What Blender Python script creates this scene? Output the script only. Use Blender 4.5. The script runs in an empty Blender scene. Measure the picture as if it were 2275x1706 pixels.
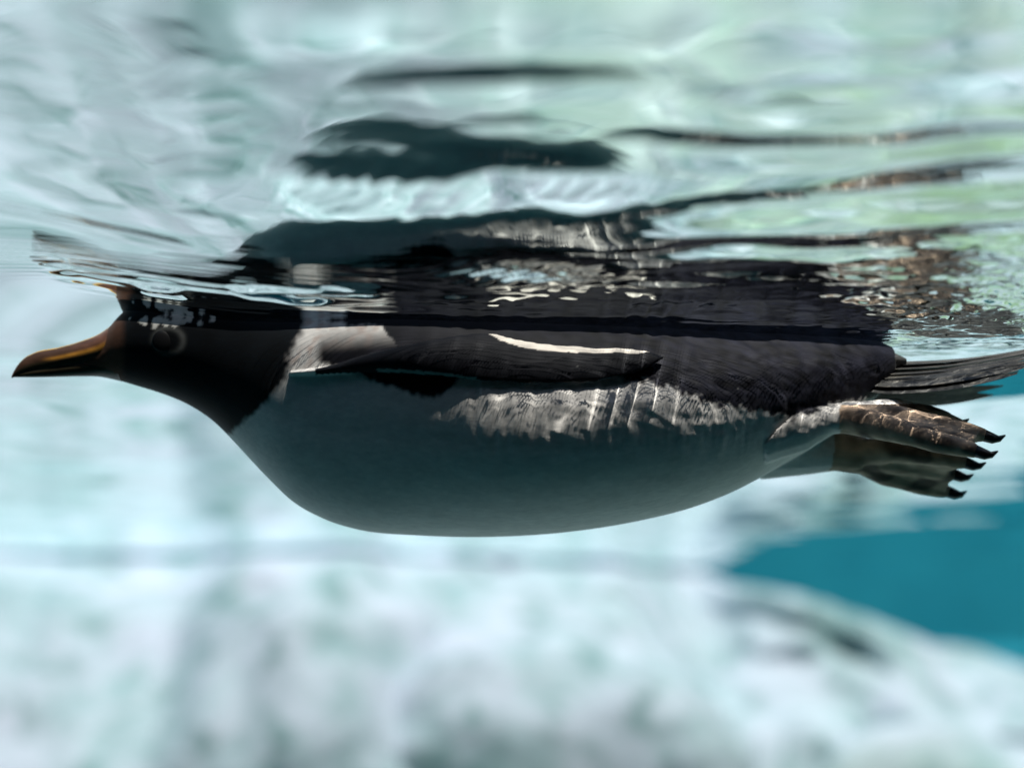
import bpy, bmesh, math, random
import numpy as np
from mathutils import Vector, noise as mnoise

random.seed(7); np.random.seed(7)
scene = bpy.context.scene
COL = scene.collection

# ------------------------------------------------------------------ camera
F = 5047.0                    # focal length in photo pixels (2275 wide)
CAM_D, HOR = 1.84, 1600.0     # distance to the bird, row of the horizon in the photo
PITCH = math.atan((HOR - 853.0) / F)
CAM_H = CAM_D * math.tan(PITCH + math.atan((853.0 - 735.0) / F))   # camera depth under the surface
cam_d = bpy.data.cameras.new('camera'); cam = bpy.data.objects.new('camera', cam_d)
COL.objects.link(cam)
cam.location = (0, -CAM_D, -CAM_H)
cam.rotation_euler = (math.pi / 2 + PITCH, 0, 0)
cam_d.sensor_width = 36.0
cam_d.lens = 36.0 * F / 2275.0
cam_d.clip_start = 0.02; cam_d.clip_end = 500
cam_d.dof.use_dof = True
cam_d.dof.focus_distance = 1.79
cam_d.dof.aperture_fstop = 2.3
scene.camera = cam

# ------------------------------------------------------------------ sky, sun, exposure
SUN_EL, SUN_AZ = 61.0, 141.0   # azimuth clockwise from +y (away from the camera)
world = bpy.data.worlds.new('World'); scene.world = world; world.use_nodes = True
wn = world.node_tree.nodes; wl = world.node_tree.links
sky = wn.new('ShaderNodeTexSky'); sky.sky_type = 'NISHITA'; sky.sun_disc = False
sky.sun_elevation = math.radians(SUN_EL); sky.sun_rotation = math.radians(SUN_AZ)
wn['Background'].inputs['Strength'].default_value = 0.06
wl.new(sky.outputs[0], wn['Background'].inputs['Color'])
sun_d = bpy.data.lights.new('sun', 'SUN'); sun = bpy.data.objects.new('sun', sun_d); COL.objects.link(sun)
sun_d.energy = 5.0; sun_d.angle = math.radians(0.5); sun_d.color = (1.0, 0.91, 0.83)
el, az = math.radians(SUN_EL), math.radians(SUN_AZ)
to_sun = Vector((math.sin(az) * math.cos(el), math.cos(az) * math.cos(el), math.sin(el)))
sun.rotation_euler = to_sun.to_track_quat('Z', 'Y').to_euler()
sun_d.cycles.is_caustics_light = True
vs = scene.view_settings
vs.view_transform = 'Standard'; vs.look = 'None'; vs.gamma = 1.0; vs.exposure = 0.95
scene.cycles.use_denoising = True
scene.cycles.max_bounces = 10; scene.cycles.diffuse_bounces = 4
scene.cycles.glossy_bounces = 6; scene.cycles.transmission_bounces = 8
scene.cycles.sample_clamp_indirect = 4.0

# ------------------------------------------------------------------ helpers
def zz(v, y=0.0):
    """height above the water of photo row v in the bird's plane"""
    return -CAM_H + (CAM_D + y) * math.tan(PITCH + math.atan((853.0 - v) / F))
def xx(u, v, y=0.0):
    z = zz(v, y)
    dep = (CAM_D + y) * math.cos(PITCH) + (z + CAM_H) * math.sin(PITCH)
    return (u - 1137.5) / F * dep

def link(name, me, mat=None, parent=None):
    o = bpy.data.objects.new(name, me); COL.objects.link(o)
    if mat is not None:
        me.materials.clear(); me.materials.append(mat)
    o.parent = parent
    o.cycles.is_caustics_receiver = True
    return o

def mesh_np(name, V, Fc, smooth=True):
    V = np.asarray(V, dtype=np.float32).reshape(-1, 3)
    me = bpy.data.meshes.new(name)
    Fc = np.asarray(Fc, dtype=np.int32)
    n = len(Fc); k = Fc.shape[1]
    me.vertices.add(len(V)); me.vertices.foreach_set('co', V.ravel())
    me.loops.add(n * k); me.loops.foreach_set('vertex_index', Fc.ravel())
    me.polygons.add(n); me.polygons.foreach_set('loop_start', np.arange(0, n * k, k, dtype=np.int32))
    me.polygons.foreach_set('use_smooth', np.full(n, smooth, dtype=bool))
    me.update(calc_edges=True); me.validate()
    return me

def grid_faces(nu, nv, wrap=False):
    """faces of a nu x nv vertex grid (v fastest); wrap closes v"""
    i = np.arange(nu - 1)[:, None]; jn = nv if wrap else nv - 1
    j = np.arange(jn)[None, :]; j2 = (j + 1) % nv
    return np.stack([i * nv + j, (i + 1) * nv + j, (i + 1) * nv + j2, i * nv + j2], -1).reshape(-1, 4)

def interp(pts):
    xs = np.array([p[0] for p in pts]); ys = np.array([p[1] for p in pts])
    # smooth monotone-ish cubic through the points
    m = np.gradient(ys, xs)
    def f(x):
        x = np.clip(np.asarray(x, float), xs[0], xs[-1])
        k = np.clip(np.searchsorted(xs, x) - 1, 0, len(xs) - 2)
        h = xs[k + 1] - xs[k]; t = (x - xs[k]) / h
        return ((2*t**3 - 3*t**2 + 1) * ys[k] + (t**3 - 2*t**2 + t) * h * m[k]
                + (-2*t**3 + 3*t**2) * ys[k + 1] + (t**3 - t**2) * h * m[k + 1])
    return f

_rng = np.random.RandomState(11)
_LAT = _rng.rand(256, 256)
def vnoise2(x, y):
    """smooth value noise, -1..1"""
    xi = np.floor(x).astype(int); yi = np.floor(y).astype(int)
    fx = x - xi; fy = y - yi
    fx = fx**3 * (fx * (fx * 6 - 15) + 10); fy = fy**3 * (fy * (fy * 6 - 15) + 10)
    a = _LAT[xi % 256, yi % 256]; b = _LAT[(xi + 1) % 256, yi % 256]
    c = _LAT[xi % 256, (yi + 1) % 256]; d = _LAT[(xi + 1) % 256, (yi + 1) % 256]
    return ((a * (1 - fx) + b * fx) * (1 - fy) + (c * (1 - fx) + d * fx) * fy) * 2 - 1
def fbm2(x, y, oct=4):
    s = 0; a = 1.0
    for o in range(oct):
        s = s + a * vnoise2(x * 2**o + 17.3 * o, y * 2**o + 5.1 * o); a *= 0.5
    return s
_PERM = np.concatenate([_rng.permutation(256)] * 3); _G3 = _rng.normal(size=(256, 3)); _G3 /= np.linalg.norm(_G3, axis=1, keepdims=True)
def gnoise3(x, y, z):
    """gradient noise, about -1..1"""
    p = np.stack([x, y, z], -1); i = np.floor(p).astype(int); f = p - i; t = f * f * f * (f * (f * 6 - 15) + 10); i &= 255
    out = 0
    for dx in (0, 1):
        for dy in (0, 1):
            for dz in (0, 1):
                g = _G3[_PERM[_PERM[_PERM[i[..., 0] + dx] + i[..., 1] + dy] + i[..., 2] + dz]]
                d = f - np.array([dx, dy, dz])
                w_ = (t[..., 0] if dx else 1 - t[..., 0]) * (t[..., 1] if dy else 1 - t[..., 1]) * (t[..., 2] if dz else 1 - t[..., 2])
                out = out + w_ * (g * d).sum(-1)
    return out * 1.6
def sstep(a, b, x):
    t = np.clip((x - a) / (b - a), 0, 1); return t * t * (3 - 2 * t)

class Nodes:
    def __init__(s, name):
        s.m = bpy.data.materials.new(name); s.m.use_nodes = True
        s.n = s.m.node_tree.nodes; s.l = s.m.node_tree.links
        s.b = s.n['Principled BSDF']
    def add(s, t, **kw):
        n = s.n.new(t)
        for k, v in kw.items():
            if k.startswith('i_'):
                key = k[2:]; key = int(key) if key.isdigit() else key.replace('_', ' ')
                n.inputs[key].default_value = v
            else: setattr(n, k, v)
        return n
    def ramp(s, src, stops):
        r = s.n.new('ShaderNodeValToRGB'); s.l.new(src, r.inputs[0])
        e = r.color_ramp.elements
        while len(e) < len(stops): e.new(0.5)
        for el_, (p, c) in zip(e, stops): el_.position = p; el_.color = (*c, 1)
        return r.outputs[0]
    def mix(s, fac, a, b, blend='MIX'):
        n = s.n.new('ShaderNodeMix'); n.data_type = 'RGBA'; n.blend_type = blend
        for sock, v in ((n.inputs[0], fac), (n.inputs[6], a), (n.inputs[7], b)):
            if hasattr(v, 'links'): s.l.new(v, sock)
            elif isinstance(v, tuple): sock.default_value = (*v, 1)
            else: sock.default_value = v
        return n.outputs[2]
    def noise(s, vec, scale, detail=4, rough=0.5, dist=0.0):
        n = s.add('ShaderNodeTexNoise', i_Scale=scale, i_Detail=detail, i_Roughness=rough, i_Distortion=dist)
        s.l.new(vec, n.inputs['Vector']); return n.outputs['Fac']
    def mapped(s, vec, scale=(1, 1, 1), rot=(0, 0, 0)):
        n = s.add('ShaderNodeMapping'); n.inputs['Scale'].default_value = scale; n.inputs['Rotation'].default_value = rot
        s.l.new(vec, n.inputs['Vector']); return n.outputs[0]
    def bump(s, h, strength, dist):
        n = s.add('ShaderNodeBump', i_Strength=strength, i_Distance=dist)
        s.l.new(h, n.inputs['Height']); s.l.new(n.outputs[0], s.b.inputs['Normal'])
    def coords(s): return s.add('ShaderNodeTexCoord').outputs['Object']

# ------------------------------------------------------------------ materials of the setting
def mat_water():
    m = bpy.data.materials.new('water'); m.use_nodes = True
    n = m.node_tree.nodes; n.clear()
    g = n.new('ShaderNodeBsdfGlass'); g.inputs['IOR'].default_value = 1.333; g.inputs['Roughness'].default_value = 0.0
    g.inputs['Color'].default_value = (0.93, 1.0, 0.995, 1)
    o = n.new('ShaderNodeOutputMaterial'); m.node_tree.links.new(g.outputs[0], o.inputs[0])
    return m

def mat_rock():
    N = Nodes('pale_rock'); c = N.add('ShaderNodeNewGeometry').outputs['Position']
    big = N.noise(c, 1.6, 3, 0.5, 0.4)
    mid = N.noise(c, 6.0, 5, 0.6, 0.5)
    blotch = N.noise(c, 10.0, 2, 0.5, 0.3)
    base = N.ramp(mid, [(0.28, (0.22, 0.37, 0.39)), (0.45, (0.39, 0.50, 0.56)), (0.66, (0.53, 0.59, 0.70))])
    # green algae grows on the right-hand half of the bank
    sep = N.add('ShaderNodeSeparateXYZ'); N.l.new(c, sep.inputs[0])
    mr = N.add('ShaderNodeMapRange', i_1=-0.35, i_2=0.8, i_3=0.0, i_4=0.8); N.l.new(sep.outputs[0], mr.inputs[0])
    md = N.add('ShaderNodeMapRange', i_1=-0.30, i_2=-0.75, i_3=0.12, i_4=1.0); N.l.new(sep.outputs[2], md.inputs[0])
    alg = N.ramp(big, [(0.40, (0, 0, 0)), (0.62, (1, 1, 1))])
    mul = N.add('ShaderNodeMath', operation='MULTIPLY'); N.l.new(alg, mul.inputs[0]); N.l.new(mr.outputs[0], mul.inputs[1])
    mul2 = N.add('ShaderNodeMath', operation='MULTIPLY'); N.l.new(mul.outputs[0], mul2.inputs[0]); N.l.new(md.outputs[0], mul2.inputs[1]); mul = mul2
    col = N.mix(mul.outputs[0], base, (0.27, 0.43, 0.22))
    dk = N.ramp(blotch, [(0.30, (0.85, 0.85, 0.85)), (0.46, (0, 0, 0))])
    col = N.mix(dk, col, (0.17, 0.29, 0.30))  # darker blue-green blotches scattered over the rock
    N.l.new(col, N.b.inputs['Base Color'])
    N.b.inputs['Roughness'].default_value = 0.9; N.b.inputs['Specular IOR Level'].default_value = 0.1
    N.bump(mid, 0.5, 0.03)
    return N.m

def mat_plain(name, c1, c2, scale=3.0, rough=0.7, spec=0.2):
    N = Nodes(name); c = N.coords()
    f = N.noise(c, scale, 5, 0.55)
    N.l.new(N.ramp(f, [(0.3, c1), (0.7, c2)]), N.b.inputs['Base Color'])
    N.b.inputs['Roughness'].default_value = rough; N.b.inputs['Specular IOR Level'].default_value = spec
    N.bump(f, 0.2, 0.01)
    return N.m

# ------------------------------------------------------------------ the bird's outline (photo pixels -> metres, in its own plane)
BOT = [(185, 832), (232, 838), (304, 857), (373, 879), (411, 895), (475, 936), (538, 999), (568, 1031), (611, 1075), (640, 1103),
       (722, 1152), (800, 1176), (929, 1188), (1084, 1191), (1259, 1180), (1419, 1155), (1551, 1121), (1631, 1089),
       (1684, 1062), (1740, 1030), (1800, 995), (1870, 950), (1930, 900), (1985, 850)]
TOP = [(185, 764), (232, 736), (262, 703), (300, 672), (360, 648), (430, 645), (520, 655), (611, 668), (722, 662), (850, 645),
       (1000, 628), (1150, 622), (1300, 632), (1450, 652), (1600, 680), (1720, 705), (1830, 730), (1930, 752), (1985, 772)]
HW = [(185, 0.0085), (232, 0.0150), (262, 0.0225), (300, 0.030), (360, 0.037), (430, 0.041), (520, 0.050), (611, 0.066), (722, 0.081), (850, 0.096),
      (1000, 0.107), (1150, 0.113), (1300, 0.112), (1450, 0.104), (1600, 0.086), (1720, 0.070), (1830, 0.054), (1930, 0.036), (1985, 0.022)]
f_bot = interp([(u, zz(v)) for u, v in BOT]); f_top = interp([(u, zz(v)) for u, v in TOP]); f_hw = interp(HW)
SX = xx(1137.5 + 1000, 900) / 1000.0          # metres per photo pixel along the bird
def ux(u): return (np.asarray(u, float) - 1137.5) * SX
def xu(x): return np.asarray(x, float) / SX + 1137.5
mid_frac = interp([(185, 0.5), (600, 0.56), (800, 0.62), (940, 0.54), (1100, 0.45), (1500, 0.44), (1750, 0.45), (1985, 0.5)])   # height of the widest line
up_exp = interp([(185, 2.15), (640, 2.15), (900, 1.9), (1150, 1.5), (1600, 1.5), (1985, 2.0)])                       # fullness of the upper flank
def body_y(u, z):
    """half width of the trunk at length u and height z"""
    zb, zt, w = f_bot(u), f_top(u), f_hw(u)
    c = zb + (zt - zb) * mid_frac(u); r = np.where(z > c, zt - c, c - zb)
    n = np.where(z > c, up_exp(u), 2.15)
    q = np.clip(1 - np.abs((z - c) / r) ** n, 0, 1)
    return w * q ** (1 / n)

# ------------------------------------------------------------------ water surface
FINE = 0.0025
def axis(lo, a, b, hi, step, grow=1.15, cap=0.06):
    mid = list(np.arange(a, b + step / 2, step))
    def out(start, end, sgn):
        r = []; p = start; s = step
        while True:
            s = min(s * grow, cap); p = p + sgn * s
            if sgn * (p - end) >= 0: r.append(end); return r
            r.append(p)
    return np.array(out(mid[0], lo, -1)[::-1] + mid + out(mid[-1], hi, 1))
gx = axis(-7, -0.50, 0.52, 7, FINE); gy = axis(-2.18, -0.95, 0.30, 9.98, FINE)

# slope of the hull trough against distance from the bird's midline, integrated to a height
_ys = np.linspace(-2.3, 10.0, 6200)
_sl = np.interp(_ys, [-2.3, -0.80, -0.70, -0.60, -0.55, -0.50, -0.475, -0.455, -0.44, -0.40, -0.37, -0.34, -0.12, 0.0, 0.10, 0.40, 0.60, 10.0],
                     [0, 0.0, -0.026, -0.042, -0.048, -0.044, -0.060, -0.105, -0.125, -0.115, -0.075, -0.060, -0.035, 0.0, 0.03, 0.05, 0.0, 0.0])
_tr = np.concatenate([[0], np.cumsum((_sl[1:] + _sl[:-1]) / 2 * np.diff(_ys))])
_tr = _tr - np.where(_ys > 0.1, _tr[-1] * sstep(0.1, 0.8, _ys), 0)
YS, TR = _ys, _tr
trough_w = interp([(-0.9, 0.1), (-0.60, 0.10), (-0.48, 0.12), (-0.40, 0.18), (-0.34, 0.34), (-0.28, 0.62), (-0.20, 0.90), (-0.10, 0.99), (0.0, 1.0), (0.25, 1.12), (0.45, 1.1), (0.7, 0.6), (0.9, 0.5)])
def water_z(X, Y):
    z = np.full_like(X, 0.030)                      # still level of the pool
    Wp = fbm2(X * 1.3 + 3.0, Y * 2.0, 2)
    # the trough the hull drags along: slopes down towards the bird from both sides
    wid = trough_w(X)
    yy = Y + 0.010 * Wp + 0.016 * vnoise2(X * 7 + 1.7, Y * 3) + 0.006 * vnoise2(X * 26, Y * 9)
    tr = np.interp(yy, YS, TR)
    z += tr * wid
    # fine breakup of the open slope
    z += 0.00032 * fbm2(X * 13 + 3, Y * 17 + 8, 3) * np.exp(-((Y + 0.50) / 0.20) ** 2)
    # a thin crest running forward from the shoulder
    z += 0.0014 * np.exp(-((Y + 0.30 - 0.47 * (X + 0.233)) / 0.016) ** 2) * sstep(-0.20, -0.25, X) * sstep(-0.40, -0.33, X)
    # a low crest nearer the viewer, broken along its length
    cr = np.exp(-((X - 0.0) / 0.085) ** 2)
    z += 0.00125 * np.exp(-((Y + 0.640 + 0.04 * X) / 0.028) ** 2) * cr
    cr = np.exp(-((X - 0.165) / 0.05) ** 2)
    z += 0.0011 * np.exp(-((Y + 0.590 - 0.06 * (X - 0.2)) / 0.03) ** 2) * cr
    # right half: swinging low ripples behind the shoulder
    rt = sstep(0.03, 0.16, X)
    z += rt * 0.0022 * np.exp(-((Y + 0.42) / 0.16) ** 2) * np.sin(2 * np.pi * (Y / 0.105 + 1.3 * X + 0.55 * fbm2(X * 6 + 1, Y * 5, 2)))
    z += rt * 0.0008 * np.exp(-((Y + 0.28) / 0.14) ** 2) * fbm2(X * 9, Y * 30, 3)
    # oblique comb ripples between shoulder and camera
    cb = np.exp(-((X - 0.01) / 0.09) ** 2 - ((Y + 0.42) / 0.055) ** 2)
    z += cb * 0.00020 * (0.05 + 1.1 * sstep(-0.6, 0.6, vnoise2(X * 20, Y * 25))) * np.sin(2 * np.pi * (X / 0.015 + Y / 0.040 + 2.5 * Wp + 0.8 * vnoise2(X * 30 + 4, Y * 18)))
    cb = np.exp(-((X + 0.10) / 0.09) ** 2 - ((Y + 0.44) / 0.06) ** 2)
    z += cb * 0.00010 * np.sin(2 * np.pi * (X / 0.019 + Y / 0.060 + 2.5 * Wp + 0.8 * vnoise2(X * 25 + 9, Y * 18)))
    # capillary rings ahead of the head
    r = np.hypot((X + 0.25) * 0.80, Y * 1.0 - 0.05)
    cp = np.exp(-((r - 0.27) / 0.045) ** 2) * sstep(0.03, -0.12, X) * sstep(-0.44, -0.36, X)
    z += cp * 0.00017 * np.sin(2 * np.pi * (r / 0.0125))
    # steep little wavelets hugging the back
    st = np.exp(-((Y + 0.150 + 0.05 * np.abs(X + 0.1)) / 0.040) ** 2) * sstep(-0.36, -0.30, X) * sstep(0.00, -0.08, X)
    nz = vnoise2(X * 22, Y * 60)
    pk = sstep(-0.1, 0.5, vnoise2(X * 26 + 2, Y * 34 + 7))
    z += st * 0.0047 * (0.2 + 0.8 * pk) * np.sin(2 * np.pi * (Y / 0.036 + 1.2 * X + 0.25 * nz))
    st2 = np.exp(-((X + 0.0) / 0.05) ** 2 - ((Y + 0.23) / 0.03) ** 2)
    z += st2 * 0.0020 * np.sin(2 * np.pi * (X / 0.022 + Y / 0.021 + 0.8 * nz))
    # short cross ripples that focus the sun on the flank
    fr = np.exp(-((Y + 0.14) / 0.07) ** 2) * sstep(-0.12, 0.0, X) * sstep(0.40, 0.30, X)
    fr = fr * (0.45 + 0.8 * sstep(-0.5, 0.5, vnoise2(X * 17 + 3, Y * 9)))
    z += fr * 0.00042 * np.sin(2 * np.pi * (X / 0.021 + 0.7 * vnoise2(X * 14, Y * 10) + 2.0 * Y))
    # general wake chop close to the body
    wk = np.exp(-((Y + 0.14) / 0.13) ** 2) * sstep(-0.34, -0.15, X)
    z += wk * 0.0013 * fbm2(X * 7, Y * 22, 4)
    # churned water over the rump and feet
    ch = np.exp(-((X - 0.37) / 0.11) ** 2 - ((Y + 0.15) / 0.13) ** 2)
    z += ch * 0.0028 * fbm2(X * 45, Y * 70, 3)
    # open water: broad low ripples
    z += (0.0016 * fbm2(X * 2.2 + 40, Y * 3.2, 2) + 0.0008 * fbm2(X * 6.0 + 7 + 2 * Y, Y * 7.5, 2)) * sstep(-0.45, -0.75, Y) + 0.0022 * fbm2(X * 3 + 40, Y * 5, 3) * sstep(0.15, 0.5, Y) + 0.0045 * fbm2(X * 3.2 + 11, Y * 4.4 + 3, 2) * sstep(0.7, 1.5, Y)
    return z

def build_water():
    X, Y = np.meshgrid(gx, gy, indexing='ij')
    Z = water_z(X, Y)
    V = np.stack([X, Y, Z], -1).reshape(-1, 3)
    Fc = grid_faces(len(gx), len(gy))
    me = mesh_np('water', V, Fc)
    if me.polygons[0].normal.z < 0: me.flip_normals()
    o = link('water', me, mat_water()); o['kind'] = 'structure'
    o.cycles.is_caustics_caster = True; o.cycles.is_caustics_receiver = False
    return o

# ------------------------------------------------------------------ pool: floor, back wall, gallery side, rock bank
def box_obj(name, lo, hi, mat):
    bm = bmesh.new(); bmesh.ops.create_cube(bm, size=1)
    for v in bm.verts:
        v.co = Vector([lo[i] + (v.co[i] + 0.5) * (hi[i] - lo[i]) for i in range(3)])
    bmesh.ops.bevel(bm, geom=list(bm.edges), offset=0.02, segments=2, affect='EDGES')
    me = bpy.data.meshes.new(name); bm.to_mesh(me); bm.free()
    o = link(name, me, mat); o['kind'] = 'structure'
    return o

def build_pool():
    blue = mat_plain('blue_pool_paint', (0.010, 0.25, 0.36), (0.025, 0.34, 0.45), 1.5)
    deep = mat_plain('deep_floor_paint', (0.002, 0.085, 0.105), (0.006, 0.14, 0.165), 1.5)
    dark = mat_plain('dark_gallery_paint', (0.008, 0.010, 0.011), (0.016, 0.02, 0.022), 2.0)
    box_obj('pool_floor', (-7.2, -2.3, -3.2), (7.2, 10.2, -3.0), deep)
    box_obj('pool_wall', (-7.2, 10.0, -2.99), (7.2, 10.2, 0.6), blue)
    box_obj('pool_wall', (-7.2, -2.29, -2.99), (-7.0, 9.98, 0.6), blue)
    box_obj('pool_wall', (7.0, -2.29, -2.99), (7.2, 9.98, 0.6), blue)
    box_obj('gallery_wall', (-6.98, -2.4, -2.98), (6.98, -2.2, 1.6), dark)

def build_bank():
    nu, nv = 320, 150
    xs = np.linspace(-4.5, 5.0, nu); ts = np.linspace(0, 1, nv)
    X, T = np.meshgrid(xs, ts, indexing='ij')
    # ridge height along x: above the water on the left, sinking away to the right
    ridge = np.interp(X, [-4.5, 0.25, 0.42, 1.05, 2.0, 5.0], [0.35, 0.22, 0.03, -0.15, -0.50, -1.2])
    prof_y = np.interp(T, [0, 0.70, 0.86, 1.0], [0.0, 1.75, 2.20, 3.6])
    prof_z = np.interp(T, [0, 0.70, 0.86, 1.0], [0.0, 0.90, 1.0, 0.8])
    foot = -3.05
    Yb = 1.0 + 0.25 * np.sin(X * 0.9 + 0.6) + prof_y
    Zb = foot + (ridge - foot) * prof_z
    n1 = fbm2(X * 1.4 + 9, T * 5 + 3, 2); n2 = fbm2(X * 4.2, T * 14, 4)
    Yb += 0.10 * n1 + 0.045 * n2 + (0.22 * fbm2(X * 2.3 + 31, T * 3, 2) + 0.05 * fbm2(X * 9, T * 20, 2)) * sstep(0.55, 0.75, T)
    Zb += 0.05 * n1 * sstep(0, 0.3, T) * (1 - sstep(0.6, 0.9, T)) + 0.025 * n2
    me = mesh_np('rock_bank', np.stack([X, Yb, Zb], -1).reshape(-1, 3), grid_faces(nu, nv))
    o = link('rock_bank', me, mat_rock()); o['kind'] = 'structure'
    return o

def boulder(loc, size, seed, mat, label):
    bm = bmesh.new(); bmesh.ops.create_icosphere(bm, subdivisions=5, radius=1)
    off = Vector((seed * 7.1, seed * 3.3, seed))
    for v in bm.verts:
        p = v.co.copy()
        d = 1 + 0.16 * mnoise.noise(p * 1.1 + off) + 0.05 * mnoise.noise(p * 2.6 + off) + 0.015 * mnoise.noise(p * 6 + off)
        v.co = Vector((p.x * size[0], p.y * size[1], p.z * size[2])) * d
    for f in bm.faces: f.smooth = True
    me = bpy.data.meshes.new('boulder'); bm.to_mesh(me); bm.free()
    o = link('boulder', me, mat); o.location = loc
    o['label'] = label; o['category'] = 'rock'; o['group'] = 'boulders on the rock bank'
    return o

# ------------------------------------------------------------------ penguin
FL_TOP = [(650, 804), (720, 799), (800, 780), (885, 761), (966, 744), (1039, 731), (1096, 728), (1149, 742), (1251, 755), (1330, 760), (1410, 763), (1450, 769), (1475, 781)]
FL_BOT = [(650, 816), (720, 818), (800, 817), (885, 820), (966, 829), (1039, 839), (1109, 845), (1190, 848), (1292, 844), (1373, 833), (1434, 810), (1460, 796), (1475, 783)]
FL_T = 0.0068
g_ft = interp([(u, zz(v, -0.12)) for u, v in FL_TOP]); g_fb = interp([(u, zz(v, -0.12)) for u, v in FL_BOT])

def tube(pts, rad, seg=14):
    """closed tapered tube through pts"""
    pts = [Vector(p) for p in pts]; V = []; n = len(pts)
    for i, p in enumerate(pts):
        t = (pts[min(i + 1, n - 1)] - pts[max(i - 1, 0)]).normalized()
        a = t.orthogonal().normalized() if abs(t.z) > 0.95 else Vector((0, 0, 1)).cross(t).normalized()
        b = t.cross(a)
        r = rad[i] if isinstance(rad[i], tuple) else (rad[i], rad[i])
        for k in range(seg):
            th = 2 * math.pi * k / seg
            V.append(p + a * (math.cos(th) * r[0]) + b * (math.sin(th) * r[1]))
    Fq = [list(f) for f in grid_faces(n, seg, True)]
    for e, base in ((0, 0), (1, (n - 1) * seg)):
        V.append(pts[0] if e == 0 else pts[-1]); c = len(V) - 1
        for k in range(seg):
            a_, b_ = base + k, base + (k + 1) % seg
            Fq.append([c, b_, a_] if e else [c, a_, b_])
    return V, Fq

def foot_toes(side):
    """toe tips (u, v, y) of one foot, ankle first"""
    if side < 0:   # the foot on the viewer's side
        ank = (1845, 930, -0.045)
        return ank, [[(1990, 912, -0.030), (2060, 922, -0.024), (2112, 933, -0.020)],
                     [(2000, 930, -0.050), (2100, 948, -0.052), (2190, 968, -0.052)],
                     [(1990, 955, -0.072), (2080, 982, -0.084), (2172, 1003, -0.090)]]
    ank = (1860, 1000, 0.034)
    return ank, [[(1980, 1000, 0.016), (2080, 1012, 0.012), (2148, 1028, 0.010)],
                 [(1990, 1026, 0.034), (2070, 1042, 0.036), (2122, 1054, 0.038)],
                 [(1970, 1054, 0.050), (2040, 1076, 0.056), (2108, 1092, 0.060)]]

def pt(u, v, y): return Vector((xx(u, v, y), y, zz(v, y)))

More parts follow.
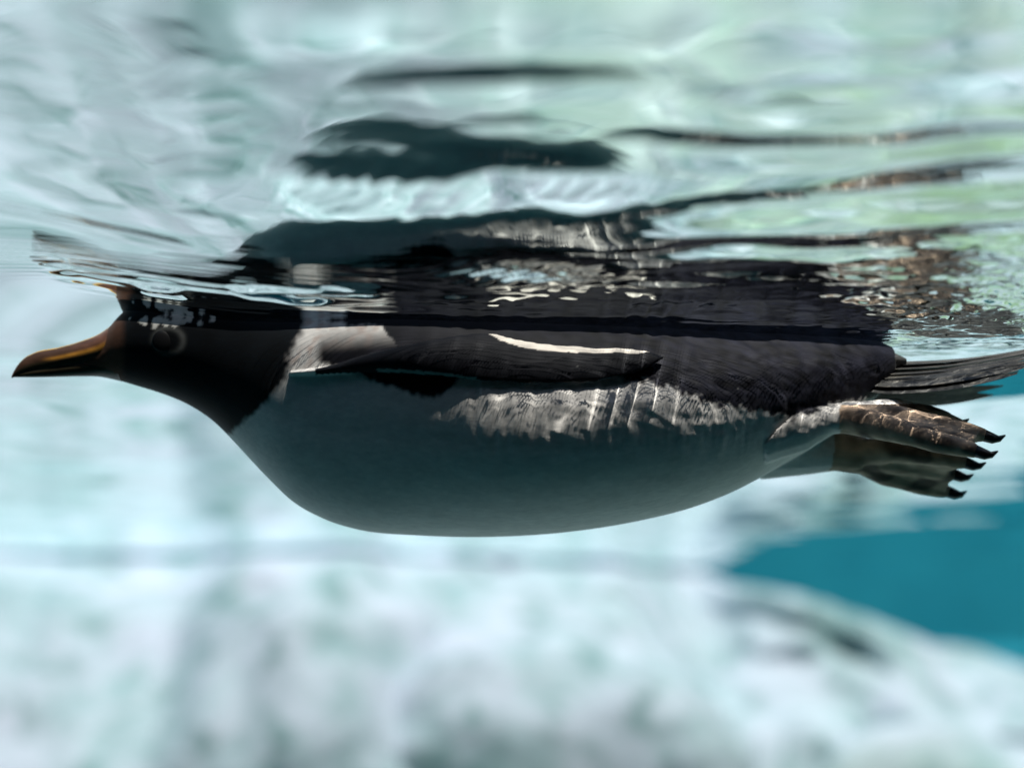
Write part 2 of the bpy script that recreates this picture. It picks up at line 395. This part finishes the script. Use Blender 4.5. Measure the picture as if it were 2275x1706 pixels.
def build_penguin():
    root = bpy.data.objects.new('penguin', None); COL.objects.link(root)
    root['label'] = 'black and white penguin with orange bill swimming just under the water surface'
    root['category'] = 'penguin'
    root.location = (0, 0, 0)
    V = []; Fs = []
    def addm(v, f):
        o = len(V); V.extend([Vector(p) for p in v]); Fs.extend([[i + o for i in q] for q in f])
    # trunk and head
    us = np.concatenate([np.linspace(186, 640, 100), np.linspace(646, 1984, 150)])
    M = 96; ring = []
    for u in us:
        zb, zt, w = float(f_bot(u)), float(f_top(u)), float(f_hw(u))
        c = zb + (zt - zb) * float(mid_frac(u))
        for k in range(M):
            th = 2 * math.pi * k / M; ct, st = math.cos(th), math.sin(th)
            e = 2 / (float(up_exp(u)) if st > 0 else 2.15); r = zt - c if st > 0 else c - zb
            ring.append((float(ux(u)), w * math.copysign(abs(ct) ** e, ct), c + r * math.copysign(abs(st) ** e, st)))
    fq = [list(f) for f in grid_faces(len(us), M, True)]
    n0 = len(ring)
    ring.append((float(ux(us[0])) - 0.004, 0, float(f_bot(us[0]) + f_top(us[0])) / 2)); ring.append((float(ux(us[-1])) + 0.002, 0, float(f_bot(us[-1]) + f_top(us[-1])) / 2))
    for k in range(M):
        fq.append([n0, k, (k + 1) % M]); b = (len(us) - 1) * M; fq.append([n0 + 1, b + (k + 1) % M, b + k])
    addm(ring, fq)
    # flippers
    for sgn in (-1, 1):
        ss = np.linspace(640, 1474, 90); K = 40; vv = []
        for u in ss:
            zt, zb = float(g_ft(u)), float(g_fb(u)); c, r = (zt + zb) / 2, max((zt - zb) / 2, 0.001)
            s = (u - 640) / 834
            off = 0.002 + 0.004 * sstep(0.1, 0.5, s) + 0.003 * sstep(0.75, 1.0, s)
            th0 = FL_T * (1 - 0.45 * s)
            for k in range(K):
                a = 2 * math.pi * k / K
                z = c + r * math.sin(a)
                zc = min(z, c + 0.3 * r)
                y0 = float(body_y(u, z)) * 0.8 + float(body_y(u, c)) * 0.2
                vv.append((float(ux(u)) * 0.957, sgn * (y0 + off + th0 * math.cos(a) * (0.35 + 0.65 * abs(math.cos(a)) ** 0.5)), z))
        f = [list(q) for q in grid_faces(len(ss), K, True)]
        f.append(list(range(K))[::-1]); f.append([(len(ss) - 1) * K + k for k in range(K)])
        addm(vv, f)
    # legs and webbed feet
    claws = []
    for sgn in (-1, 1):
        ank, toes = foot_toes(sgn)
        hip = pt(1690, 960 if sgn < 0 else 990, sgn * 0.040)
        A = pt(*ank)
        mid = hip.lerp(A, 0.6)
        B = A.lerp(pt(*toes[1][0]), 0.45)
        addm(*tube([hip, mid, A, B], [0.026, 0.022, 0.0125, 0.012] if sgn < 0 else [0.029, 0.0225, 0.0175, 0.016]))
        chains = []
        for t in toes:
            P = [A.lerp(B, 0.5)] + [pt(*q) for q in t]
            addm(*tube([P[0], P[1], P[1].lerp(P[2], .5), P[2], P[2].lerp(P[3], .6), P[3]], [0.0125, 0.0105, 0.0088, 0.0086, 0.0074, 0.0056]))
            chains.append(P); claws.append((P[2], P[3]))
        for a, b in ((0, 1), (1, 2)):
            n = 10
            top = []
            for i in range(n):
                s = i / (n - 1) * 2.9
                k = min(int(s), 2); fr = s - k
                pa, pb = chains[a][k].lerp(chains[a][k + 1], fr), chains[b][k].lerp(chains[b][k + 1], fr)
                sag = 1 - 0.0
                m = (pa + pb) / 2
                if i == n - 1: m = m - (chains[a][3] - chains[a][2]).normalized() * 0.007
                top.append((pa, m, pb))
            vv = []; nn = (chains[a][2] - chains[a][0]).cross(chains[b][2] - chains[a][0]).normalized() * 0.0058
            for row in top:
                for p in row: vv.append(p + nn)
                for p in row[::-1]: vv.append(p - nn)
            f = [list(q) for q in grid_faces(n, 6, True)]
            f.append([0, 1, 2, 3, 4, 5][::-1]); f.append([(n - 1) * 6 + k for k in range(6)])
            addm(vv, f)
    me = bpy.data.meshes.new('body_source'); me.from_pydata([tuple(v) for v in V], [], Fs)
    bm = bmesh.new(); bm.from_mesh(me); bmesh.ops.recalc_face_normals(bm, faces=list(bm.faces)); bm.to_mesh(me); bm.free()
    tmp = bpy.data.objects.new('body_source', me); COL.objects.link(tmp)
    md = tmp.modifiers.new('r', 'REMESH'); md.mode = 'VOXEL'; md.voxel_size = 0.0016; md.use_smooth_shade = True
    ms = tmp.modifiers.new('s', 'SMOOTH'); ms.factor = 0.5; ms.iterations = 13
    dg = bpy.context.evaluated_depsgraph_get()
    bme = bpy.data.meshes.new_from_object(tmp.evaluated_get(dg))
    bpy.data.objects.remove(tmp); bpy.data.meshes.remove(me)
    bme.name = 'body'
    refine(bme)
    body = link('body', bme, mat_plumage(), root)
    paint(bme)
    # bill
    def bill(name, up, lo, wid, mat):
        uu = np.linspace(24, 268, 44); K = 26; vv = []
        for u in uu:
            zt, zb, w = float(up(u)), float(lo(u)), float(wid(u)); c, r = (zt + zb) / 2, max((zt - zb) / 2, 2e-4)
            for k in range(K):
                a = 2 * math.pi * k / K
                vv.append((float(ux(u)), w * math.cos(a), c + r * math.sin(a)))
        f = [list(q) for q in grid_faces(len(uu), K, True)]
        m = bpy.data.meshes.new(name); m.from_pydata(vv, [], f + [list(range(K))[::-1], [(len(uu) - 1) * K + k for k in range(K)]])
        for p in m.polygons: p.use_smooth = True
        tt = np.tile((np.sin(2 * np.pi * np.arange(K) / K) + 1) / 2, len(uu)); ub = np.repeat(uu, K)
        if name == 'beak':
            o_ = 0.85 * sstep(0.56, 0.50, tt) * sstep(0.38, 0.44, tt) * sstep(85, 125, ub) * sstep(262, 225, ub); r_ = 0.8 * sstep(0.93, 0.97, tt)
            base = np.array([0.085, 0.045, 0.030])[None] * np.ones((len(tt), 1)); base = base + sstep(150, 235, ub)[:, None] * np.array([0.09, 0.035, 0.025])
            cc = base * (1 - o_[:, None]) + np.array([0.75, 0.34, 0.05])[None] * o_[:, None]
            lowh = sstep(0.46, 0.36, tt)[:, None]; cc = cc * (1 - lowh) + np.array([0.050, 0.040, 0.022])[None] * lowh
            cc = cc * (1 - r_[:, None]) + np.array([0.75, 0.45, 0.08])[None] * r_[:, None]  # amber culmen rim: light through the bill's edge, put into its colour
        else:
            cc = np.array([0.045, 0.036, 0.020])[None] * np.ones((len(tt), 1))
        ca = m.color_attributes.new('bill', 'FLOAT_COLOR', 'POINT')
        ca.data.foreach_set('color', np.concatenate([cc, np.ones((len(cc), 1))], 1).astype(np.float32).ravel())
        return link(name, m, mat, root)
    Z = lambda L: interp([(u, zz(v)) for u, v in L])
    up_t = Z([(24, 834), (32, 818), (47, 799), (70, 785), (127, 772), (177, 758), (221, 740), (247, 722), (268, 708)])
    up_b = Z([(24, 840), (32, 837), (47, 834), (70, 830), (127, 824), (177, 820), (221, 818), (247, 817), (268, 816)])
    lo_t = Z([(24, 836), (40, 830), (70, 820), (127, 808), (177, 800), (221, 796), (247, 795), (268, 795)])
    lo_b = Z([(24, 838), (40, 838), (70, 838), (127, 837), (177, 836), (221, 837), (247, 842), (268, 847)])
    wid = interp([(24, 0.0008), (40, 0.003), (70, 0.0048), (127, 0.0072), (177, 0.0098), (221, 0.014), (268, 0.020)])
    bill('beak', up_t, up_b, wid, mat_bill())
    lw = interp([(24, 0.0006), (40, 0.0020), (70, 0.0034), (127, 0.0052), (177, 0.0074), (221, 0.0105), (268, 0.016)])
    bill('lower_mandible', lo_t, lo_b, lw, mat_bill())
    # eyes
    em = Nodes('eye'); em.b.inputs['Base Color'].default_value = (0.006, 0.006, 0.007, 1); em.b.inputs['Roughness'].default_value = 0.4; em.b.inputs['Specular IOR Level'].default_value = 0.15
    for sgn in (-1, 1):
        z = zz(756, -0.04); y = float(body_y(374, z))
        bm = bmesh.new(); bmesh.ops.create_uvsphere(bm, u_segments=24, v_segments=14, radius=0.0088)
        for v in bm.verts: v.co.y *= 0.30
        for f in bm.faces: f.smooth = True
        m = bpy.data.meshes.new('eye'); bm.to_mesh(m); bm.free()
        o = link('eye', m, em.m, root); o.location = (float(ux(374)), sgn * (y - 0.0008), z)
    # claws
    cm = Nodes('claw'); cm.b.inputs['Base Color'].default_value = (0.012, 0.012, 0.013, 1); cm.b.inputs['Roughness'].default_value = 0.4
    for a, b in claws:
        d = (b - a).normalized()
        P = [b - d * 0.002, b + d * 0.006 + Vector((0, 0, -0.001)), b + d * 0.011 + Vector((0, 0, 0.000)), b + d * 0.016 + Vector((0, 0, 0.004))]
        v, f = tube(P, [0.0050, 0.0042, 0.0026, 0.0006], 10)
        m = bpy.data.meshes.new('claw'); m.from_pydata([tuple(p) for p in v], [], f)
        for p in m.polygons: p.use_smooth = True
        link('claw', m, cm.m, root)
    # tail: a fan of stiff feathers
    tm = mat_tail()
    bm = bmesh.new()
    v, f = tube([Vector((float(ux(1930)), 0, zz(806))), Vector((float(ux(1975)), 0, zz(808))), Vector((float(ux(2010)), 0, zz(808)))],
                [(0.024, 0.012), (0.024, 0.010), (0.015, 0.004)], 20)
    m = bpy.data.meshes.new('tail'); m.from_pydata([tuple(p) for p in v], [], f)
    for p in m.polygons: p.use_smooth = True
    tail = link('tail', m, tm, root)
    nf = 30
    for i in range(nf):
        t = i / (nf - 1) * 2 - 1                       # -1 viewer side .. 1 far side
        lay = (i % 2) * 0.0025 + random.uniform(-0.0012, 0.0012)
        y0, y1 = 0.024 * t, 0.070 * t
        S = Vector((float(ux(1935 - 30 * abs(t))), y0, zz(814) - 0.021 * abs(t) ** 1.4 + lay))
        L = 0.150 - 0.030 * abs(t) + random.uniform(-0.006, 0.006)
        E = Vector((S.x + L, y1, zz(776) - 0.030 * abs(t) ** 1.4 + lay))
        n = 14; vv = []
        for k in range(n):
            s = k / (n - 1); p = S.lerp(E, s) + Vector((0, 0, -0.004 * math.sin(math.pi * s)))
            w = 0.0088 * min(1, s * 5 + 0.35) * (1 - s ** 4 * 0.9)
            h = 0.0016 * (1 - 0.6 * s)
            for dy, dz in ((-1, -0.5), (-0.12, 0.0), (0, 0.9), (0.12, 0.0), (1, -0.5), (0, -0.75)):
                tw = 0.6 * t
                vv.append((p.x, p.y + dy * w * math.cos(tw) , p.z + dz * h - dy * w * math.sin(tw)))
        ff = [list(q) for q in grid_faces(n, 6, True)] + [[0, 1, 2, 3, 4, 5][::-1], [(n - 1) * 6 + k for k in range(6)]]
        m = bpy.data.meshes.new('tail_feather'); m.from_pydata(vv, [], ff)
        link('tail_feather', m, tm, tail)
    return root

def refine(me):
    """put the sides of trunk and flippers back on their exact surfaces"""
    n = len(me.vertices); co = np.empty(n * 3, np.float32); me.vertices.foreach_get('co', co); co = co.reshape(-1, 3).astype(float)
    nr = np.empty(n * 3, np.float32); me.vertices.foreach_get('normal', nr); nr = nr.reshape(-1, 3)
    x, y, z = co.T; u = xu(x); sg = np.where(y < 0, -1.0, 1.0); ay = np.abs(y)
    side = sstep(0.25, 0.5, np.abs(nr[:, 1])) * (nr[:, 1] * sg > 0)
    by = body_y(u, z)
    kt = side * sstep(0.0030, 0.0018, np.abs(ay - by)) * ((u > 240) & (u < 1950))
    uf = xu(x / 0.957); s_ = (uf - 640) / 834
    zt, zb = g_ft(uf), g_fb(uf); c = (zt + zb) / 2; r = np.maximum((zt - zb) / 2, 0.001)
    q = np.clip((z - c) / r, -1, 1); ca = np.sqrt(1 - q * q)
    off = 0.002 + 0.004 * sstep(0.1, 0.5, s_) + 0.003 * sstep(0.75, 1.0, s_)
    fy = body_y(uf, z) * 0.8 + body_y(uf, c) * 0.2 + off + FL_T * (1 - 0.45 * s_) * ca * (0.35 + 0.65 * ca ** 0.5)
    kf = side * sstep(0.0026, 0.0014, np.abs(ay - fy)) * (np.abs(q) < 0.93) * ((uf > 680) & (uf < 1462)) * (ay - by > 0.0022)
    kt = kt * (1 - kf)
    co[:, 1] = sg * (ay * (1 - kt - kf) + by * kt + fy * kf)
    me.vertices.foreach_set('co', co.astype(np.float32).ravel()); me.update()

def paint(me):
    """plumage pattern as a colour attribute"""
    n = len(me.vertices); co = np.empty(n * 3, np.float32); me.vertices.foreach_get('co', co); co = co.reshape(-1, 3).astype(float)
    nr = np.empty(n * 3, np.float32); me.vertices.foreach_get('normal', nr); nr = nr.reshape(-1, 3)
    x, y, z = co.T
    # the pattern is laid out in the side view of the bird's own flank (both sides alike)
    ye = -np.abs(y)
    dep = (CAM_D + ye) * math.cos(PITCH) + (z + CAM_H) * math.sin(PITCH)
    up_ = -(CAM_D + ye) * math.sin(PITCH) + (z + CAM_H) * math.cos(PITCH)
    U = 1137.5 + F * x / dep; Vv = 853.0 - F * up_ / dep
    jit = 11 * gnoise3(x * 220, y * 200, z * 200) + 11 * gnoise3(x * 80, y * 70, z * 70)
    white = np.array([0.72, 0.70, 0.68]); black = np.array([0.0088, 0.0092, 0.0150]); hood = np.array([0.0038, 0.0062, 0.0095])
    # hood edge: column of the hood's rear margin against row
    he = np.interp(Vv, [600, 740, 760, 790, 840, 870, 900, 925, 960, 1000], [700, 672, 656, 646, 636, 614, 584, 552, 515, 470])
    is_hood = sstep(11, -11, U - he + 0.5 * jit)
    # row of the lower margin of the black back against column
    be = np.interp(U, [600, 640, 700, 850, 900, 1000, 1390, 1500, 1570, 1640, 1760, 1810, 1840, 2000], [690, 700, 712, 726, 800, 828, 838, 868, 892, 912, 930, 915, 896, 880])
    is_back = sstep(8, -8, Vv - be + jit * np.interp(U, [600, 1000, 1400, 2000], [0.6, 0.8, 1.6, 1.0]))
    # black patch at the root of the flipper
    pl = np.interp(U, [690, 720, 864, 946, 985, 1018, 1030], [790, 806, 858, 882, 876, 846, 820])
    is_patch = sstep(7, -7, Vv - pl + 0.5 * jit) * sstep(690, 720, U) * sstep(1032, 1010, U) * sstep(720, 790, Vv + 0.10 * (U - 720))
    dark = np.clip(np.maximum(np.maximum(is_hood, is_back), is_patch), 0, 1)
    fth = 1 + 0.9 * gnoise3(x * 100 + 60 * z, y * 150, z * 150) * sstep(900, 1300, U) + 0.5 * gnoise3(x * 50, y * 60, z * 60)
    blk = black[None] * (1 - is_hood[:, None]) + hood[None] * is_hood[:, None]
    c = white[None] * (1 - dark[:, None]) + blk * (np.clip(fth, 0.35, 3) * (0.65 + 0.75 * sstep(1350, 1550, U)) * dark)[:, None]
    # brown mottling on the white of the neck
    mt = sstep(-0.1, 0.6, gnoise3(x * 130, y * 130, z * 130)) * sstep(950, 800, U) * sstep(830, 790, Vv) * 0.55 * (1 - dark)
    c = c * (1 - mt[:, None]) + np.array([0.38, 0.24, 0.19])[None] * mt[:, None]
    # flippers: anything standing proud of the trunk between the shoulder and the tip
    Uf = xu(x / 0.957)
    proud = np.abs(y) - body_y(xu(x), z)
    fl = (proud > 0.0022) & (Uf > 700) & (Uf < 1490) & (z < g_ft(Uf) + 0.004) & (z > g_fb(Uf) - 0.004)
    c[fl] = (0.0058, 0.0064, 0.0100)
    zt = g_ft(Uf)
    edge = fl & (zt - z < 0.0075 * np.interp(Uf, [1080, 1110, 1200, 1420, 1450], [0, 0.8, 1.0, 0.55, 0])) & (Uf > 1080)
    c[edge] = (0.80, 0.74, 0.66)
    le = fl & (z - g_fb(Uf) < 0.0022) & (Uf > 840) & (Uf < 1060)
    c[le] = (0.22, 0.24, 0.24)
    # white patch over the eye, flecked
    ev = np.exp(-((U - 385) / 80) ** 2 - ((Vv - 708 + 0.10 * (U - 385)) / 20) ** 2)
    fleck = sstep(0.52, 0.66, ev + 0.6 * gnoise3(x * 150, y * 150, z * 190))
    c = c * (1 - fleck[:, None]) + np.array([0.72, 0.72, 0.68])[None] * fleck[:, None]
    # thin pale ring round the eye
    d = np.hypot((U - 374) / 33.0, (Vv - 757) / 29.0)
    rg = np.exp(-((d - 1) / 0.20) ** 2) * (Vv > 690) * 0.14
    c = c * (1 - rg[:, None]) + np.array([0.6, 0.62, 0.6])[None] * rg[:, None]
    # bill base shading into the face
    bb = sstep(285, 262, U) * (Vv > 690); c = c * (1 - 0.6 * bb[:, None]) + np.array([0.16, 0.07, 0.04])[None] * 0.6 * bb[:, None]
    # feet
    ft = (U > 1866) & (Vv > 900 - 0.02 * (U - 1866)) & (z < f_bot(np.clip(xu(x), 0, 1984)) + 0.02)
    sole = 0.5 + 0.5 * gnoise3(x * 90, y * 150, z * 120)
    fc = np.array([0.46, 0.34, 0.25])[None] * (0.55 + 0.9 * sole[:, None])
    blot = sstep(0.0, 0.45, gnoise3(x * 45 + 5, y * 90, z * 70))[:, None]
    fc = fc * (1 - 0.75 * blot) + np.array([0.035, 0.03, 0.03])[None] * 0.75 * blot
    k = ft.astype(float)[:, None]
    c = c * (1 - k) + fc * k
    a = me.color_attributes.new('plumage', 'FLOAT_COLOR', 'POINT')
    a.data.foreach_set('color', np.concatenate([c, np.ones((n, 1))], 1).astype(np.float32).ravel())
    # feather relief on the dark back and the flank fringe
    rel = (0.0009 * gnoise3(x * 60 + 40 * z, y * 90, z * 90) + 0.0005 * gnoise3(x * 120 + 70 * z, y * 170, z * 170)) * sstep(1000, 1500, U) * sstep(1980, 1850, U) * sstep(1000, 930, Vv)
    tuft = 0.0010 * gnoise3(x * 95, y * 25, z * 28) + 0.0005 * gnoise3(x * 210, y * 50, z * 50)
    rel = rel + tuft * sstep(980, 1100, U) * sstep(1850, 1700, U) * sstep(820, 860, Vv) * sstep(1040, 960, Vv)
    co += nr * rel[:, None]
    me.vertices.foreach_set('co', co.astype(np.float32).ravel()); me.update()

def mat_plumage():
    N = Nodes('plumage'); c = N.coords()
    at = N.add('ShaderNodeAttribute', attribute_name='plumage')
    st = N.noise(N.mapped(c, (120, 260, 260)), 1.0, 4, 0.6)
    f2 = N.noise(N.mapped(c, (35, 60, 60)), 1.0, 3, 0.5)
    v = N.ramp(st, [(0.25, (0.85, 0.85, 0.85)), (0.75, (1.1, 1.09, 1.08))])
    v2 = N.ramp(f2, [(0.3, (0.9, 0.89, 0.89)), (0.7, (1.06, 1.05, 1.05))])
    col = N.mix(1.0, N.mix(1.0, at.outputs['Color'], v, 'MULTIPLY'), v2, 'MULTIPLY')
    N.l.new(col, N.b.inputs['Base Color'])
    N.b.inputs['Roughness'].default_value = 0.6; N.b.inputs['Specular IOR Level'].default_value = 0.08
    N.bump(st, 0.2, 0.0008)
    N.b.inputs['Sheen Weight'].default_value = 0.08; N.b.inputs['Sheen Roughness'].default_value = 0.45
    return N.m

def mat_bill():
    N = Nodes('bill'); c = N.coords()
    f = N.noise(N.mapped(c, (60, 120, 160)), 1.0, 4, 0.6)
    at = N.add('ShaderNodeAttribute', attribute_name='bill')
    N.l.new(N.mix(1.0, at.outputs['Color'], N.ramp(f, [(0.3, (0.6, 0.6, 0.6)), (0.7, (1.2, 1.2, 1.2))]), 'MULTIPLY'), N.b.inputs['Base Color'])
    N.b.inputs['Roughness'].default_value = 0.35; N.b.inputs['Specular IOR Level'].default_value = 0.3
    return N.m

def mat_tail():
    N = Nodes('tail_feather'); c = N.coords()
    f = N.noise(N.mapped(c, (14, 150, 260)), 1.0, 5, 0.65)
    N.l.new(N.ramp(f, [(0.35, (0.02, 0.021, 0.022)), (0.58, (0.06, 0.058, 0.055)), (0.72, (0.30, 0.27, 0.22))]), N.b.inputs['Base Color'])
    N.b.inputs['Roughness'].default_value = 0.6
    return N.m

# ------------------------------------------------------------------ build
build_pool()
bank = build_bank()
rock = bank.data.materials[0]
boulder((0.02, 2.86, -0.40), (0.44, 0.30, 0.27), 5.0, rock, 'large pale rounded boulder on the rock bank below the belly')
boulder((0.86, 3.00, -0.58), (0.36, 0.28, 0.26), 2.3, rock, 'pale boulder on the sunken end of the rock bank beside the blue gap')
boulder((-0.85, 2.92, -0.46), (0.34, 0.26, 0.24), 3.7, rock, 'pale boulder low on the rock bank, on the side below the bill')
build_water()
build_penguin()
